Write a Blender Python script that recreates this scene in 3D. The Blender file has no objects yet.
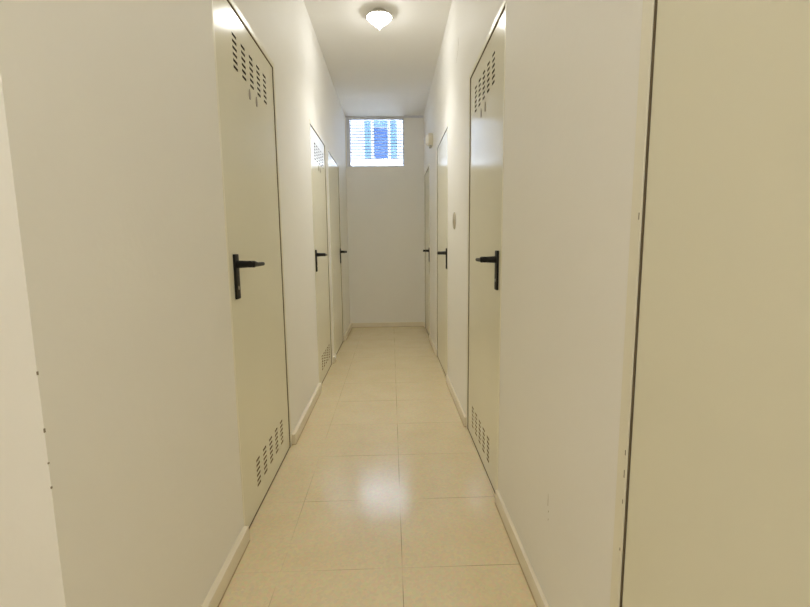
import bpy, bmesh, math, random
from mathutils import Vector, Matrix
random.seed(4)
S = bpy.context.scene
C = S.collection
PI = math.pi

# ------------------------------------------------------------------ camera
FPX, PITCH, YAW, ROLL, CAMH = 441.84, .1302, .0298, -.0108, 1.087
fw = Vector((math.sin(YAW)*math.cos(PITCH), math.cos(YAW)*math.cos(PITCH), -math.sin(PITCH)))
rt = Vector((math.cos(YAW), -math.sin(YAW), 0))
up = rt.cross(fw)
rt, up = rt*math.cos(ROLL)+up*math.sin(ROLL), up*math.cos(ROLL)-rt*math.sin(ROLL)
cam_d = bpy.data.cameras.new('camera')
cam_d.sensor_fit = 'HORIZONTAL'; cam_d.sensor_width = 36
cam_d.lens = 36*FPX/810; cam_d.clip_start = .01; cam_d.clip_end = 200
cam = bpy.data.objects.new('camera', cam_d); C.objects.link(cam)
M4 = Matrix((rt, up, -fw)).transposed().to_4x4()
M4.translation = Vector((0, 0, CAMH)); cam.matrix_world = M4
S.camera = cam

# ------------------------------------------------------------------ world, sun, view
SKY_STRENGTH = 8.0
SUN_STRENGTH = .8
LAMP_STRENGTH = 12.5
FILL_SPOT_WATTS = 8.5
NEAR_FILL_STRENGTH = 34.0
LANDING_FILL_STRENGTH = 17.0
EXPOSURE = 1.84
w = bpy.data.worlds.new('sky'); S.world = w; w.use_nodes = True
wb = w.node_tree.nodes['Background']
wb.inputs[0].default_value = (.74, .82, 1, 1); wb.inputs[1].default_value = SKY_STRENGTH
sd = bpy.data.lights.new('sun', 'SUN'); sd.energy = SUN_STRENGTH; sd.angle = .01; sd.color = (1, .96, .9)
sun = bpy.data.objects.new('sun', sd); C.objects.link(sun)
sun.rotation_euler = Vector((.25, 1, -.9)).to_track_quat('-Z', 'Y').to_euler()
sun.location = (0, -4, 8)
S.view_settings.view_transform = 'Standard'; S.view_settings.look = 'None'
S.view_settings.exposure = EXPOSURE; S.view_settings.gamma = 1; S.view_settings.use_curve_mapping = False
S.cycles.use_denoising = True
S.cycles.max_bounces = 14; S.cycles.diffuse_bounces = 10; S.cycles.glossy_bounces = 6
S.cycles.transmission_bounces = 8; S.cycles.transparent_max_bounces = 12
S.cycles.sample_clamp_indirect = 6

# ------------------------------------------------------------------ materials
def mat(name, col, rough=.5, spec=.5, metal=0, var=0, vscale=3, bump=0, bscale=60, coat=0, coat_r=.1, warp=0):
    m = bpy.data.materials.new(name); m.use_nodes = True
    n = m.node_tree.nodes; l = m.node_tree.links; b = n['Principled BSDF']
    b.inputs['Base Color'].default_value = (*col, 1); b.inputs['Roughness'].default_value = rough
    b.inputs['Specular IOR Level'].default_value = spec; b.inputs['Metallic'].default_value = metal
    b.inputs['Coat Weight'].default_value = coat; b.inputs['Coat Roughness'].default_value = coat_r
    tc = n.new('ShaderNodeTexCoord')
    if var:
        t = n.new('ShaderNodeTexNoise'); t.inputs['Scale'].default_value = vscale; t.inputs['Detail'].default_value = 5
        l.new(tc.outputs['Object'], t.inputs['Vector'])
        mx = n.new('ShaderNodeMix'); mx.data_type = 'RGBA'
        mx.inputs[6].default_value = (*[c*(1-var) for c in col], 1)
        mx.inputs[7].default_value = (*[min(1, c*(1+var)) for c in col], 1)
        l.new(t.outputs['Fac'], mx.inputs[0]); l.new(mx.outputs[2], b.inputs['Base Color'])
    if bump:
        t = n.new('ShaderNodeTexNoise'); t.inputs['Scale'].default_value = bscale; t.inputs['Detail'].default_value = 3
        l.new(tc.outputs['Object'], t.inputs['Vector'])
        h = t.outputs['Fac']
        bp = n.new('ShaderNodeBump'); bp.inputs['Strength'].default_value = 1; bp.inputs['Distance'].default_value = bump
        l.new(h, bp.inputs['Height'])
        if warp:
            t2 = n.new('ShaderNodeTexNoise'); t2.inputs['Scale'].default_value = 2.2; t2.inputs['Detail'].default_value = 1
            l.new(tc.outputs['Object'], t2.inputs['Vector'])
            b2 = n.new('ShaderNodeBump'); b2.inputs['Strength'].default_value = 1; b2.inputs['Distance'].default_value = warp
            l.new(t2.outputs['Fac'], b2.inputs['Height']); l.new(b2.outputs[0], bp.inputs['Normal'])
        l.new(bp.outputs[0], b.inputs['Normal'])
    return m

def floor_mat():
    m = bpy.data.materials.new('polished cream terrazzo tiles'); m.use_nodes = True
    n = m.node_tree.nodes; l = m.node_tree.links; b = n['Principled BSDF']
    tc = n.new('ShaderNodeTexCoord')
    mp = n.new('ShaderNodeMapping'); mp.inputs['Location'].default_value = (-.022, -.141, 0)
    l.new(tc.outputs['Object'], mp.inputs['Vector'])
    br = n.new('ShaderNodeTexBrick'); br.offset = 0; br.squash = 1
    br.inputs['Scale'].default_value = 1; br.inputs['Brick Width'].default_value = .411; br.inputs['Row Height'].default_value = .411
    br.inputs['Mortar Size'].default_value = .0016; br.inputs['Mortar Smooth'].default_value = .3
    br.inputs['Color1'].default_value = (.66, .535, .355, 1); br.inputs['Color2'].default_value = (.70, .58, .395, 1)
    br.inputs['Mortar'].default_value = (.30, .235, .14, 1)
    l.new(mp.outputs[0], br.inputs['Vector'])
    # how strongly each stretch of joint shows
    jn = n.new('ShaderNodeTexNoise'); jn.inputs['Scale'].default_value = 3.1; l.new(tc.outputs['Object'], jn.inputs['Vector'])
    jr = n.new('ShaderNodeMapRange'); jr.inputs[1].default_value = .37; jr.inputs[2].default_value = .60
    l.new(jn.outputs['Fac'], jr.inputs[0])
    jm = n.new('ShaderNodeMath'); jm.operation = 'MULTIPLY'; l.new(jr.outputs[0], jm.inputs[0]); l.new(br.outputs['Fac'], jm.inputs[1])
    sx = n.new('ShaderNodeSeparateXYZ'); l.new(tc.outputs['Object'], sx.inputs[0])
    wn = n.new('ShaderNodeMapRange'); wn.inputs[1].default_value = -.44; wn.inputs[2].default_value = -.33; wn.inputs[3].default_value = .3
    l.new(sx.outputs[0], wn.inputs[0])
    jm2 = n.new('ShaderNodeMath'); jm2.operation = 'MULTIPLY'; l.new(jm.outputs[0], jm2.inputs[0]); l.new(wn.outputs[0], jm2.inputs[1])
    # cloudy tone and fine chips
    n1 = n.new('ShaderNodeTexNoise'); n1.inputs['Scale'].default_value = 5; n1.inputs['Detail'].default_value = 6
    n2 = n.new('ShaderNodeTexVoronoi'); n2.inputs['Scale'].default_value = 110
    for t in (n1, n2): l.new(tc.outputs['Object'], t.inputs['Vector'])
    base = n.new('ShaderNodeMix'); base.data_type = 'RGBA'
    base.inputs[6].default_value = (.78, .64, .395, 1); base.inputs[7].default_value = (.87, .765, .53, 1)
    l.new(n1.outputs['Fac'], base.inputs[0])
    ch = n.new('ShaderNodeMix'); ch.data_type = 'RGBA'; ch.blend_type = 'MULTIPLY'; ch.inputs[0].default_value = .10
    l.new(base.outputs[2], ch.inputs[6]); l.new(n2.outputs['Color'], ch.inputs[7])
    # small dark spots
    n3 = n.new('ShaderNodeTexVoronoi'); n3.inputs['Scale'].default_value = 2.6; l.new(tc.outputs['Object'], n3.inputs['Vector'])
    sp = n.new('ShaderNodeMapRange'); sp.inputs[1].default_value = .018; sp.inputs[2].default_value = .008
    l.new(n3.outputs['Distance'], sp.inputs[0])
    mxs = n.new('ShaderNodeMix'); mxs.data_type = 'RGBA'; mxs.inputs[7].default_value = (.22, .16, .09, 1)
    l.new(sp.outputs[0], mxs.inputs[0]); l.new(ch.outputs[2], mxs.inputs[6])
    mj = n.new('ShaderNodeMix'); mj.data_type = 'RGBA'; mj.inputs[7].default_value = (.42, .33, .20, 1)
    l.new(jm2.outputs[0], mj.inputs[0]); l.new(mxs.outputs[2], mj.inputs[6])
    l.new(mj.outputs[2], b.inputs['Base Color'])
    b.inputs['Roughness'].default_value = .17
    b.inputs['Specular IOR Level'].default_value = .7
    return m

WALL = mat('cream wall paint', (.90, .887, .85), .55, .35, var=.03, vscale=1.6, bump=.0008, bscale=35)
CEIL = mat('white ceiling paint', (.89, .877, .85), .8, .2, bump=.0006, bscale=40)
DOOR = mat('glossy cream door enamel', (.84, .815, .67), .165, .2, var=.02, vscale=2, bump=.00003, bscale=90, warp=.0012)
FRAME = mat('cream frame enamel', (.86, .83, .70), .3, .5, bump=.0003, bscale=120)
SLOT_LIT = mat('vent slot painted lit from below', (.24, .175, .10), .8, .2)  # brown stands in for light reaching the lower slots from below
GAP_SHADE = mat('gap shade paint', (.16, .125, .08), .8, .2)  # dark colour stands in for the shade in the door gaps
SLOT_SHADE = mat('vent slot in painted shade', (.10, .085, .06), .8, .2)  # dark colour stands in for the shade inside the upper slots
BASE = mat('cream stone skirting', (.84, .775, .63), .35, .5, var=.08, vscale=9)
GROUT = mat('brown floor grout', (.52, .41, .26), .8, .2)
BLACK = mat('black plastic', (.009, .008, .007), .5, .3)
BRASS = mat('dull steel lock', (.35, .33, .3), .35, .5, 1)
TAB = mat('dull grey vent tab', (.34, .31, .25), .5, .4)
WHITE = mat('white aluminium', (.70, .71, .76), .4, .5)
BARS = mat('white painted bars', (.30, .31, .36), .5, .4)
FIX = mat('cream plastic fixture', (.70, .66, .55), .4, .5)
FIXW = mat('white plastic dome', (.93, .93, .92), .2, .5)
METAL = mat('satin nickel lamp mount', (.62, .60, .55), .35, .5, .6)
SEAM = mat('grey glass seam', (.35, .34, .31), .3, .5)
FACADE = mat('white render facade', (.125, .125, .125), .9, 0)
SKY_PANE = mat('window with painted sky reflection', (.011, .023, .058), .9, 0, var=.4, vscale=4)  # blue base colour stands in for sky reflected in the glass
SKY_SIDE_PANE = mat('side pane with painted sky reflection', (.026, .047, .066), .9, 0, var=.25, vscale=3)  # paler blue, sky reflection put into the base colour
MARK = mat('scuff and hairline crack', (.42, .37, .28), .8, .2)
PAVE = mat('courtyard concrete', (.5, .49, .47), .9, .2, var=.1)
FLOOR = floor_mat()

def glass_mat():
    m = bpy.data.materials.new('clear window glass'); m.use_nodes = True
    n = m.node_tree.nodes; l = m.node_tree.links; n.clear()
    o = n.new('ShaderNodeOutputMaterial'); mx = n.new('ShaderNodeMixShader')
    t = n.new('ShaderNodeBsdfTransparent'); t.inputs[0].default_value = (.95, .98, 1, 1)
    g = n.new('ShaderNodeBsdfGlossy'); g.inputs['Roughness'].default_value = .02
    f = n.new('ShaderNodeFresnel'); f.inputs[0].default_value = 1.45
    l.new(f.outputs[0], mx.inputs[0]); l.new(t.outputs[0], mx.inputs[1]); l.new(g.outputs[0], mx.inputs[2]); l.new(mx.outputs[0], o.inputs[0])
    return m
GLASS = glass_mat()

def lamp_mat(name, strength):
    m = bpy.data.materials.new(name); m.use_nodes = True
    b = m.node_tree.nodes['Principled BSDF']
    b.inputs['Base Color'].default_value = (.9, .9, .86, 1); b.inputs['Roughness'].default_value = .15
    b.inputs['Emission Color'].default_value = (1, .995, .965, 1); b.inputs['Emission Strength'].default_value = strength
    return m

# ------------------------------------------------------------------ helpers
def ebox(bm, x0, x1, y0, y1, z0, z1, mi=0, bev=0):
    b2 = bmesh.new()
    bmesh.ops.create_cube(b2, size=1)
    for v in b2.verts:
        v.co = Vector(((x0+x1)/2+v.co.x*abs(x1-x0), (y0+y1)/2+v.co.y*abs(y1-y0), (z0+z1)/2+v.co.z*abs(z1-z0)))
    if bev: bmesh.ops.bevel(b2, geom=list(b2.edges), offset=bev, segments=2, profile=.6, affect='EDGES')
    for f in b2.faces: f.material_index = mi
    me = bpy.data.meshes.new('t'); b2.to_mesh(me); b2.free(); bm.from_mesh(me); bpy.data.meshes.remove(me)

def lathe(bm, prof, seg, M, mi=0):
    """prof = [(radius, height)], revolved about local z, then moved by M"""
    rings = []
    for r, h in prof:
        if r < 1e-5: rings.append([bm.verts.new(M @ Vector((0, 0, h)))])
        else: rings.append([bm.verts.new(M @ Vector((r*math.cos(2*PI*k/seg), r*math.sin(2*PI*k/seg), h))) for k in range(seg)])
    for a, b in zip(rings, rings[1:]):
        for k in range(seg):
            k2 = (k+1) % seg
            vs = [a[k % len(a)]] + ([a[k2]] if len(a) > 1 else []) + ([b[k2]] if len(b) > 1 else []) + [b[k % len(b)]]
            if len(vs) > 2:
                f = bm.faces.new(vs); f.material_index = mi

def obj(name, bm, mats, parent=None, smooth=False, off=None):
    me = bpy.data.meshes.new(name)
    if off is not None:
        for v in bm.verts: v.co -= off
    bmesh.ops.recalc_face_normals(bm, faces=bm.faces)
    if smooth:
        for f in bm.faces: f.smooth = True
    bm.to_mesh(me); bm.free()
    for m in (mats if isinstance(mats, (list, tuple)) else [mats]): me.materials.append(m)
    o = bpy.data.objects.new(name, me); C.objects.link(o)
    if smooth: me.set_sharp_from_angle(angle=.7)
    if parent: o.parent = parent
    return o

def tag(o, label, cat, kind=None, group=None):
    o['label'] = label; o['category'] = cat
    if kind: o['kind'] = kind
    if group: o['group'] = group
    return o

def empty(name, loc):
    o = bpy.data.objects.new(name, None); C.objects.link(o); o.location = loc; o.empty_display_size = .1
    return o

# ------------------------------------------------------------------ dimensions
XL, XR, YE, H = -.565, .438, 5.90, 2.73
TH = .12            # wall thickness
YC = .70            # where the left wall begins
YB = -2.6           # back of the landing
XW = -1.75          # far side of the landing
# side, leaf near, leaf far, leaf top, near frame, far frame, handle end
DOORS = [
    ('L', 1.560, 2.315, 1.960, .012, .022, 'near'),
    ('L', 3.295, 4.020, 1.960, .012, .022, 'near'),
    ('L', 4.205, 5.020, 1.960, .012, .022, 'far'),
    ('R', 1.757, 2.505, 1.975, .012, .022, 'near'),
    ('R', 3.445, 4.240, 1.975, .012, .022, 'near'),
    ('R', 5.050, 5.780, 1.975, .012, .022, 'near'),
    ('R', 0.020, 0.772, 1.975, .012, .032, 'near'),
]
def side_wall(side, y_start):
    bm = bmesh.new()
    x0, x1 = (XL-TH, XL) if side == 'L' else (XR, XR+TH)
    y = y_start
    for s, a, b, top, fn, ff, he in sorted([d for d in DOORS if d[0] == side], key=lambda d: d[1]):
        ebox(bm, x0, x1, y, a-fn, 0, H)
        ebox(bm, x0, x1, a-fn, b+ff, top+.024, H)
        y = b+ff
    ebox(bm, x0, x1, y, YE, 0, H)
    bmesh.ops.remove_doubles(bm, verts=bm.verts, dist=1e-5)
    return bm

wl = tag(obj('wall_left', side_wall('L', YC), WALL), 'long cream painted left wall of the corridor with three doors', 'wall', 'structure')
wr = tag(obj('wall_right', side_wall('R', YB), WALL), 'long cream painted right wall of the corridor with four doors', 'wall', 'structure')
bm = bmesh.new(); ebox(bm, XW-TH, XL-TH, YC, YC+TH, 0, H)
tag(obj('wall_corner', bm, WALL), 'pale wall face turning the corner at the left edge', 'wall', 'structure')
bm = bmesh.new(); ebox(bm, XW-TH, XW, YB, YC, 0, H)
tag(obj('wall_landing', bm, WALL), 'cream side wall of the landing behind the corner', 'wall', 'structure')
bm = bmesh.new(); ebox(bm, XW-TH, XR+TH, YB-TH, YB, 0, H)
tag(obj('wall_back', bm, WALL), 'cream wall behind the viewpoint', 'wall', 'structure')
# end wall around the window opening
WX0, WX1, WZ0, WZ1 = -.552, .188, 2.105, 2.728
bm = bmesh.new()
ebox(bm, XL-TH, WX0, YE, YE+.2, 0, H); ebox(bm, WX1, XR+TH, YE, YE+.2, 0, H)
ebox(bm, WX0, WX1, YE, YE+.2, 0, WZ0)
bmesh.ops.remove_doubles(bm, verts=bm.verts, dist=1e-5)
tag(obj('wall_end', bm, WALL), 'white end wall of the corridor below and beside the window', 'wall', 'structure')
bm = bmesh.new(); ebox(bm, XW-TH, XR+TH, YB-TH, YE+.2, -.1, 0)
o_f = bm
bm = bmesh.new(); ebox(bm, WX1+.001, XR, YE-.012, YE, H-.026, H, bev=.002)  # grey strip added to draw the shadow line under the ceiling
tag(obj('shadow_strip_1', bm, WHITE), 'thin grey strip drawing the shadow line at the top of the end wall right of the window', 'shadow_strip', 'structure')
bm = o_f
tag(obj('floor', bm, FLOOR), 'polished cream terrazzo tile floor with brown joints', 'floor', 'structure')
bm = bmesh.new(); ebox(bm, XW-TH, XR+TH, YB-TH, YE+.2, H, H+.12)
tag(obj('ceiling', bm, CEIL), 'plain off-white painted corridor ceiling', 'ceiling', 'structure')

# ------------------------------------------------------------------ skirting
def skirting(name, side, segs, t, label):
    root = None
    bm = bmesh.new(); bg = bmesh.new()
    for a, b in segs:
        if side == 'L': ebox(bm, XL, XL+t, a, b, -.0001+.003, .060, bev=.003); ebox(bg, XL, XL+t+.0022, a, b, 0, .003)
        elif side == 'R': ebox(bm, XR-t, XR, a, b, -.0001+.003, .060, bev=.003); ebox(bg, XR-t-.0022, XR, a, b, 0, .003)
        else: ebox(bm, a, b, YE-t, YE, -.0001+.003, .060, bev=.003); ebox(bg, a, b, YE-t-.0022, YE, 0, .003)
    o = obj(name, bm, BASE); tag(o, label, 'baseboard', 'structure')
    obj('grout_line', bg, GROUT, o)
skirting('baseboard_left', 'L', [(YC, 1.540), (2.343, 3.275), (4.048, 4.186), (5.048, YE)], .021, 'cream stone skirting broken by the doors along the left wall')
skirting('baseboard_right', 'R', [(YB, 0.0), (.812, 1.738), (2.533, 3.427), (4.268, 5.032), (5.81, YE)], .013, 'cream stone skirting broken by the doors along the right wall')
skirting('baseboard_end', 'E', [(XL+.022, XR-.014)], .014, 'cream stone skirting across the foot of the end wall')

# ------------------------------------------------------------------ doors
def grid_panel(bm, P, us, vs, hole, depth, skip=None, back=True):
    """flat panel on the u/v cuts; cells in hole sink by depth; P(u, v, d) -> point"""
    cache = {}
    def V(u, v, d):
        k = (round(u, 5), round(v, 5), round(d, 5))
        if k not in cache: cache[k] = bm.verts.new(P(u, v, d))
        return cache[k]
    for u0, u1 in zip(us, us[1:]):
        for v0, v1 in zip(vs, vs[1:]):
            c = ((u0+u1)/2, (v0+v1)/2)
            if skip and skip(*c): continue
            q = [(u0, v0), (u1, v0), (u1, v1), (u0, v1)]
            if hole and hole(*c):
                f = bm.faces.new([V(a, b, -depth) for a, b in q]); f.material_index = 1
                for (a, b), (c2, d2) in zip(q, q[1:]+q[:1]):
                    f = bm.faces.new([V(a, b, 0), V(c2, d2, 0), V(c2, d2, -depth), V(a, b, -depth)]); f.material_index = 1
            else:
                bm.faces.new([V(a, b, 0) for a, b in q])

def make_door(i, side, a, b, top, fn, ff, he, label):
    s = -1 if side == 'L' else 1
    X0 = XL if side == 'L' else XR
    base = Vector((X0, (a+b)/2, 0))
    root = empty('door_%d' % i, base); tag(root, label, 'door', 'structure')
    def P(y, z, d): return Vector((X0 - s*d, y, z))
    def bx(bm, d0, d1, y0, y1, z0, z1, mi=0, bev=0):
        xs = sorted((X0-s*d0, X0-s*d1)); ebox(bm, xs[0], xs[1], y0, y1, z0, z1, mi, bev)
    REC = -.004                                  # leaf face just behind the wall face
    z0 = .0075; g = .004 if i == 7 else .007
    vents = i in (1, 2, 4, 7)
    ly0, ly1 = a+g*.4, b-g
    ztop = top-.0045
    dz = .022 if side == 'R' else 0
    # vents: five columns of six slots
    cols = [a+.205+k*.098 for k in range(5)]
    sw, sh = .046, .0105
    tz = [1.749+dz*.8+k*.0226 for k in range(6)]
    bz = [.102-dz*1.1+k*.0215 for k in range(6)]
    U0, U1 = cols[0]-.04, cols[-1]+.04
    T0, T1 = tz[0]-.025, tz[-1]+.025
    B0, B1 = bz[0]-.025, bz[-1]+.025
    inv = lambda u, v: vents and U0 < u < U1 and (T0 < v < T1 or B0 < v < B1)
    bm = bmesh.new()
    grid_panel(bm, lambda u, v, d: P(u, v, d+REC), [ly0, U0, U1, ly1], [z0, B0, B1, T0, T1, ztop], None, 0, inv)
    bx(bm, REC-.04, REC-.034, ly0, ly1, z0, ztop)
    # edges of the leaf
    for (y_, z_a, z_b) in ((ly0, z0, ztop), (ly1, z0, ztop)):
        vs = [P(y_, z_a, REC), P(y_, z_b, REC), P(y_, z_b, REC-.034), P(y_, z_a, REC-.034)]
        bm.faces.new([bm.verts.new(v) for v in vs])
    for z_ in (z0, ztop):
        vs = [P(ly0, z_, REC), P(ly1, z_, REC), P(ly1, z_, REC-.034), P(ly0, z_, REC-.034)]
        bm.faces.new([bm.verts.new(v) for v in vs])
    obj('door_leaf', bm, DOOR, root, off=base)
    def vent(name, zs, z_a, z_b, sm):
        us = [U0]+[q for c in cols for q in (c-sw/2, c+sw/2)]+[U1]
        vs = [z_a]+[q for c in zs for q in (c-sh/2, c+sh/2)]+[z_b]
        hole = lambda u, v: any(abs(u-c) < sw/2 for c in cols) and any(abs(v-c) < sh/2 for c in zs)
        bm = bmesh.new()
        grid_panel(bm, lambda u, v, d: P(u, v, d+REC), us, vs, hole, .012)
        return obj(name, bm, [DOOR, sm], root, off=base)
    if vents:
        vent('upper_vent', tz, T0, T1, SLOT_SHADE); vent('lower_vent', bz, B0, B1, SLOT_LIT)
    # two small leaf shaped tabs under the upper slots
    for cy in ((cols[1]+.055, cols[2]+.050) if vents else ()):
        bm = bmesh.new()
        zc = 1.706+dz*.4
        ring = [(cy+.010*math.sin(2*PI*k/12)*(1-.4*math.cos(2*PI*k/12)), zc+.021*math.cos(2*PI*k/12)) for k in range(12)]
        va = [bm.verts.new(P(y_, z_, REC+.0005)) for y_, z_ in ring]; vb = [bm.verts.new(P(y_, z_, REC+.003)) for y_, z_ in ring]
        bm.faces.new(vb); bm.faces.new(va)
        for k in range(12): bm.faces.new([va[k], va[(k+1) % 12], vb[(k+1) % 12], vb[k]])
        obj('vent_tab', bm, TAB, root, off=base)
    # steel frame: two jambs and a head, flush with the wall, with dark strips painting the shade in the gaps
    bm = bmesh.new()
    bx(bm, -.06, .0015, a-fn, a, 0, top+.024, 0, .0012); bx(bm, -.06, .0015, b, b+ff, 0, top+.024, 0, .0012)
    bx(bm, -.06, .0015, a, b, top, top+.024, 0, .0012)
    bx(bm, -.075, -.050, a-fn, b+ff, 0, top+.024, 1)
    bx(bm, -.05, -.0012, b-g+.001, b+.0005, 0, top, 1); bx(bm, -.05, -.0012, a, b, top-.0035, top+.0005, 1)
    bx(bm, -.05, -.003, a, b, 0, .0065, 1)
    obj('door_frame', bm, [FRAME, GAP_SHADE], root, off=base)
    # black lever handle on a long plate
    hy, dr = (a+.072, 1) if he == 'near' else (b-.043, -1)
    bm = bmesh.new()
    bx(bm, REC, REC+.009, hy-.021, hy+.021, .899, 1.063, 0, .004)
    hp = obj('door_handle', bm, BLACK, root, True, base)
    bm = bmesh.new()
    R_ = Matrix.Translation(P(hy, 1.026, REC+.008)) @ Matrix.Rotation(-s*PI/2, 4, 'Y')
    lathe(bm, [(0, 0), (.0145, 0), (.0135, .012), (.0120, .045), (.0125, .062), (.009, .067), (0, .067)], 20, R_)
    # lever blade swept away from the neck, dropping to a thinner tip
    sec = [(-.012, .013, .057, .012), (.020, .0125, .060, .010), (.040, .0115, .061, .008), (.070, .0085, .061, .007), (.130, .0080, .061, .0065), (.152, .0075, .059, .006)]
    rings = []
    for t, hh, dd, ww in sec:
        zc = 1.026-(.0125-hh)*.9
        rings.append([bm.verts.new(P(hy+dr*t, zc+hh*math.sin(q)*(.95 if abs(math.cos(q)) < .9 else 1), dd+REC+ww*math.cos(q))) for q in [2*PI*k/12 for k in range(12)]])
    for r1, r2 in zip(rings, rings[1:]):
        for k in range(12): bm.faces.new([r1[k], r1[(k+1) % 12], r2[(k+1) % 12], r2[k]])
    bm.faces.new(rings[0]); bm.faces.new(rings[-1])
    obj('lever', bm, BLACK, hp, True, base)
    bm = bmesh.new()
    R_ = Matrix.Translation(P(hy, .940, REC+.0085)) @ Matrix.Rotation(-s*PI/2, 4, 'Y')
    lathe(bm, [(0, 0), (.007, 0), (.007, .0015), (.0055, .002), (0, .002)], 16, R_)
    obj('keyhole', bm, BRASS, hp, True, base)
    return root

labels = [
    'glossy cream vented door on the left wall, nearest of the left three',
    'glossy cream vented door on the left wall, middle of the left three',
    'cream door on the left wall nearest the window, handle on its far edge',
    'glossy cream vented door on the right wall with large black lever, before the round wall plate',
    'cream door on the right wall just beyond the round wall plate',
    'narrow looking cream door on the right wall closest to the end wall',
    'large plain cream door at the right edge of the photo, cut by the frame',
]
for i, (d, lb) in enumerate(zip(DOORS, labels)): make_door(i+1, *d, lb)

# ------------------------------------------------------------------ window
wr_ = empty('window_1', (( WX0+WX1)/2, YE, WZ0)); tag(wr_, 'small high window with white frame and fine bars in the end wall', 'window', 'structure')
wo = Vector(((WX0+WX1)/2, YE, WZ0))
bm = bmesh.new()
f0, f1 = YE+.035, YE+.085
ebox(bm, WX0, WX0+.042, f0, f1, WZ0, WZ1, bev=.003); ebox(bm, WX1-.012, WX1, f0, f1, WZ0, WZ1, bev=.003)
ebox(bm, WX0+.042, WX1-.012, f0, f1, WZ1-.03, WZ1, bev=.003); ebox(bm, WX0+.042, WX1-.012, f0, f1, WZ0, WZ0+.014, bev=.003)
obj('window_frame', bm, WHITE, wr_, off=wo)
bm = bmesh.new(); ebox(bm, WX0+.040, WX1-.010, YE+.055, YE+.059, WZ0+.012, WZ1-.028)
obj('window_pane', bm, GLASS, wr_, off=wo)
bm = bmesh.new()
z = 2.225
while z < WZ1-.03:
    ebox(bm, WX0+.042, WX1-.012, YE+.118, YE+.126, z-.0048, z+.0048); z += .0385
x = WX0+.070
while x < WX1-.02:
    ebox(bm, x-.0022, x+.0022, YE+.126, YE+.131, 2.20, WZ1-.03); x += .0262
for zz in (2.135, 2.165): ebox(bm, WX1-.11, WX1-.012, YE+.118, YE+.126, zz-.003, zz+.003)
ebox(bm, WX0+.036, WX0+.050, YE+.114, YE+.134, WZ0+.002, WZ1-.004); ebox(bm, WX1-.016, WX1-.004, YE+.114, YE+.134, WZ0+.002, WZ1-.004)
obj('window_grille', bm, BARS, wr_, off=wo)

# ------------------------------------------------------------------ ceiling lamps
def ceiling_lamp(x, y, strength, label, light, watts=0):
    root = empty('ceiling_lamp', (x, y, H)); tag(root, label, 'lamp')
    I = Matrix.Identity(4)
    bm = bmesh.new()
    lathe(bm, [(0, 0), (.052, 0), (.056, -.005), (.056, -.015), (.050, -.020), (0, -.020)], 40, I)
    obj('lamp_mount', bm, METAL, root, True)
    bm = bmesh.new()                                   # faceted glass dish flaring to a rim, then down to a point
    lathe(bm, [(.087, -.040), (.076, -.052), (.058, -.068), (.042, -.081), (.027, -.092), (.014, -.103), (.006, -.114), (0, -.119)], 24, I)
    sh = obj('lamp_shade', bm, lamp_mat(light, strength), root)
    bm = bmesh.new()
    lathe(bm, [(.050, -.018), (.068, -.022), (.084, -.031), (.0885, -.039), (.0875, -.0405)], 24, I)
    obj('lamp_collar', bm, FIX, root)
    bm = bmesh.new()                                   # clip running down the glass
    pts = [(.0875, -.036), (.089, -.0415), (.077, -.054), (.058, -.071)]
    for (r1, h1), (r2, h2) in zip(pts, pts[1:]):
        vs = []
        for r_, h_ in ((r1, h1), (r2, h2)):
            for dx in (-.004, .004): vs.append(bm.verts.new(Vector((dx, -r_-.0015, h_))))
        bm.faces.new([vs[0], vs[1], vs[3], vs[2]])
    bmesh.ops.solidify(bm, geom=list(bm.faces), thickness=.0015)
    obj('lamp_clip', bm, SEAM, sh)
    if watts:                                          # added spot hung under the dish, brightens the floor and lower walls
        ld = bpy.data.lights.new('fill_spot', 'SPOT'); ld.energy = watts; ld.color = (1, .975, .92)
        ld.spot_size = 2.15; ld.spot_blend = 1; ld.shadow_soft_size = .04
        lo = bpy.data.objects.new('fill_spot', ld); C.objects.link(lo); lo.parent = root; lo.location = (0, 0, -.165)
    return root
ceiling_lamp(-.060, 3.37, LAMP_STRENGTH, 'lit faceted glass ceiling lamp with a pointed tip above the corridor', 'lit lamp glass', FILL_SPOT_WATTS)
ceiling_lamp(-.060, -.25, NEAR_FILL_STRENGTH, 'unseen glass ceiling lamp added straight over the viewpoint as fill light', 'glowing glass of the near fill lamp')  # unseen lamp, added to brighten the near corridor
ceiling_lamp(-.75, -1.5, LANDING_FILL_STRENGTH, 'unseen glass ceiling lamp added over the landing behind the viewpoint as fill light', 'glowing glass of the landing fill lamp')  # unseen lamp, added to fill the corridor from behind

# ------------------------------------------------------------------ wall fixtures
o0 = Vector((XR, 4.66, 2.150))
fx = empty('wall_fixture', o0); tag(fx, 'round cream fixture with a white front high on the right wall', 'wall fixture')
R_ = Matrix.Rotation(-PI/2, 4, 'Y')
bm = bmesh.new(); lathe(bm, [(0, 0), (.062, 0), (.066, .006), (.066, .036), (.060, .046), (0, .046)], 36, R_)
obj('housing', bm, FIX, fx, True)
bm = bmesh.new(); lathe(bm, [(.056, .044), (.056, .052), (.050, .068), (.032, .079), (0, .084)], 32, R_)
obj('dome', bm, FIXW, fx, True)
for dy in (-.03, .012):
    bm = bmesh.new(); ebox(bm, -.036, -.012, dy-.007, dy+.007, -.080, -.058, bev=.003)
    obj('cable_gland', bm, SEAM, fx, True)

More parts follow.
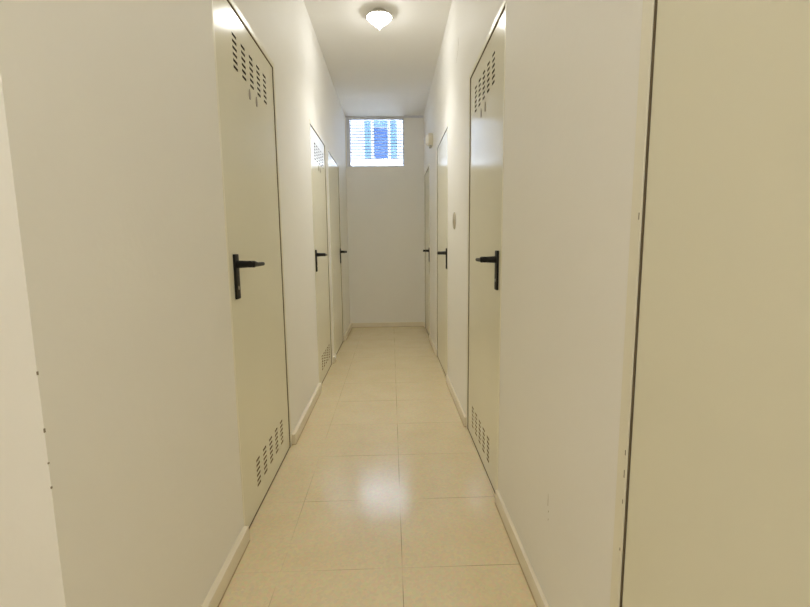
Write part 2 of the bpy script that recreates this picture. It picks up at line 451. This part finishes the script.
o0 = Vector((XR, 3.06, 1.252))
sw_ = empty('wall_plate', o0); tag(sw_, 'small round beige plate on the right wall between two doors', 'wall plate')
bm = bmesh.new(); lathe(bm, [(0, 0), (.058, 0), (.058, .004), (.052, .008), (.030, .009), (0, .009)], 36, R_)
PLATE = mat('beige plastic plate', (.50, .455, .36), .5, .4)
obj('cover', bm, PLATE, sw_, True)
bm = bmesh.new(); lathe(bm, [(0, .0085), (.020, .0085), (.020, .011), (.017, .0125), (0, .0125)], 28, R_)
obj('button', bm, PLATE, sw_, True)

# ------------------------------------------------------------------ marks on the walls
def mark(name, pts, wd, X, s, parent, m=MARK):
    bm = bmesh.new()
    x = X-s*.0004
    for (y0, z0, w0), (y1, z1, w1) in zip(pts, pts[1:]):
        bm.faces.new([bm.verts.new(Vector(p)) for p in ((x, y0-w0*wd, z0), (x, y0+w0*wd, z0), (x, y1+w1*wd, z1), (x, y1-w1*wd, z1))])
    bmesh.ops.solidify(bm, geom=list(bm.faces), thickness=.0003)
    return obj(name, bm, m, parent)
mark('crack', [(2.945, 2.375, .6), (2.935, 2.345, 1), (2.925, 2.315, .6), (2.945, 2.300, .8), (2.985, 2.275, 1), (3.02, 2.250, .4)], .004, XR, 1, wr)
mark('scuff', [(1.166, .381, .4), (1.166, .362, 1), (1.166, .344, .9)], .0014, XR, 1, wr)
mark('scuff', [(1.160, .333, 1), (1.160, .328, 1.2)], .0016, XR, 1, wr)
mark('scuff', [(1.160, .309, 1), (1.160, .303, 1)], .0016, XR, 1, wr)
CHIP = mat('bare plaster chip', (.30, .26, .19), .9, .1)
for z0, z1 in ((.895, .889), (.800, .793), (.742, .739), (.70, .696)):
    bm = bmesh.new(); ebox(bm, XL-.0012, XL+.0004, YC-.0004, YC+.002, z1, z0); obj('chip', bm, CHIP, wl)
for z0, z1 in ((1.14, 1.128), (.70, .69), (.66, .645), (.60, .592), (.50, .494)):
    bm = bmesh.new(); ebox(bm, XR-.0018, XR+.001, .776, .7785, z1, z0); obj('chip', bm, CHIP, wr)

# ------------------------------------------------------------------ outside: facade across the courtyard
bd = empty('building', (0, 12, -.1)); tag(bd, 'white building with tall window painted in reflected sky blue seen through the corridor window', 'building')
bo = Vector((0, 12, -.1))
bm = bmesh.new(); ebox(bm, -6, 6, 12, 16, -.1, 6.2); obj('facade', bm, FACADE, bd, off=bo)
def pane(name, x0, x1, z0, z1, m):
    bm = bmesh.new(); ebox(bm, x0, x1, 11.985, 12.03, z0, z1); obj(name, bm, m, bd, off=bo)
pane('window', -.407, -.047, 3.37, 4.13, SKY_PANE)
pane('window', -.407, -.047, 4.15, 4.55, SKY_SIDE_PANE)
pane('window', -.645, -.485, 3.37, 4.55, SKY_SIDE_PANE)
pane('window', .025, .185, 3.37, 4.55, SKY_SIDE_PANE)
pane('window', 2.2, 3.2, 3.37, 4.55, SKY_PANE)
pane('window', -3.6, -2.6, 3.37, 4.55, SKY_PANE)
bm = bmesh.new(); ebox(bm, -6, 6, YE+.2, 12, -.2, -.1)
tag(obj('courtyard_ground', bm, PAVE), 'grey concrete courtyard ground below the window', 'ground', 'structure')
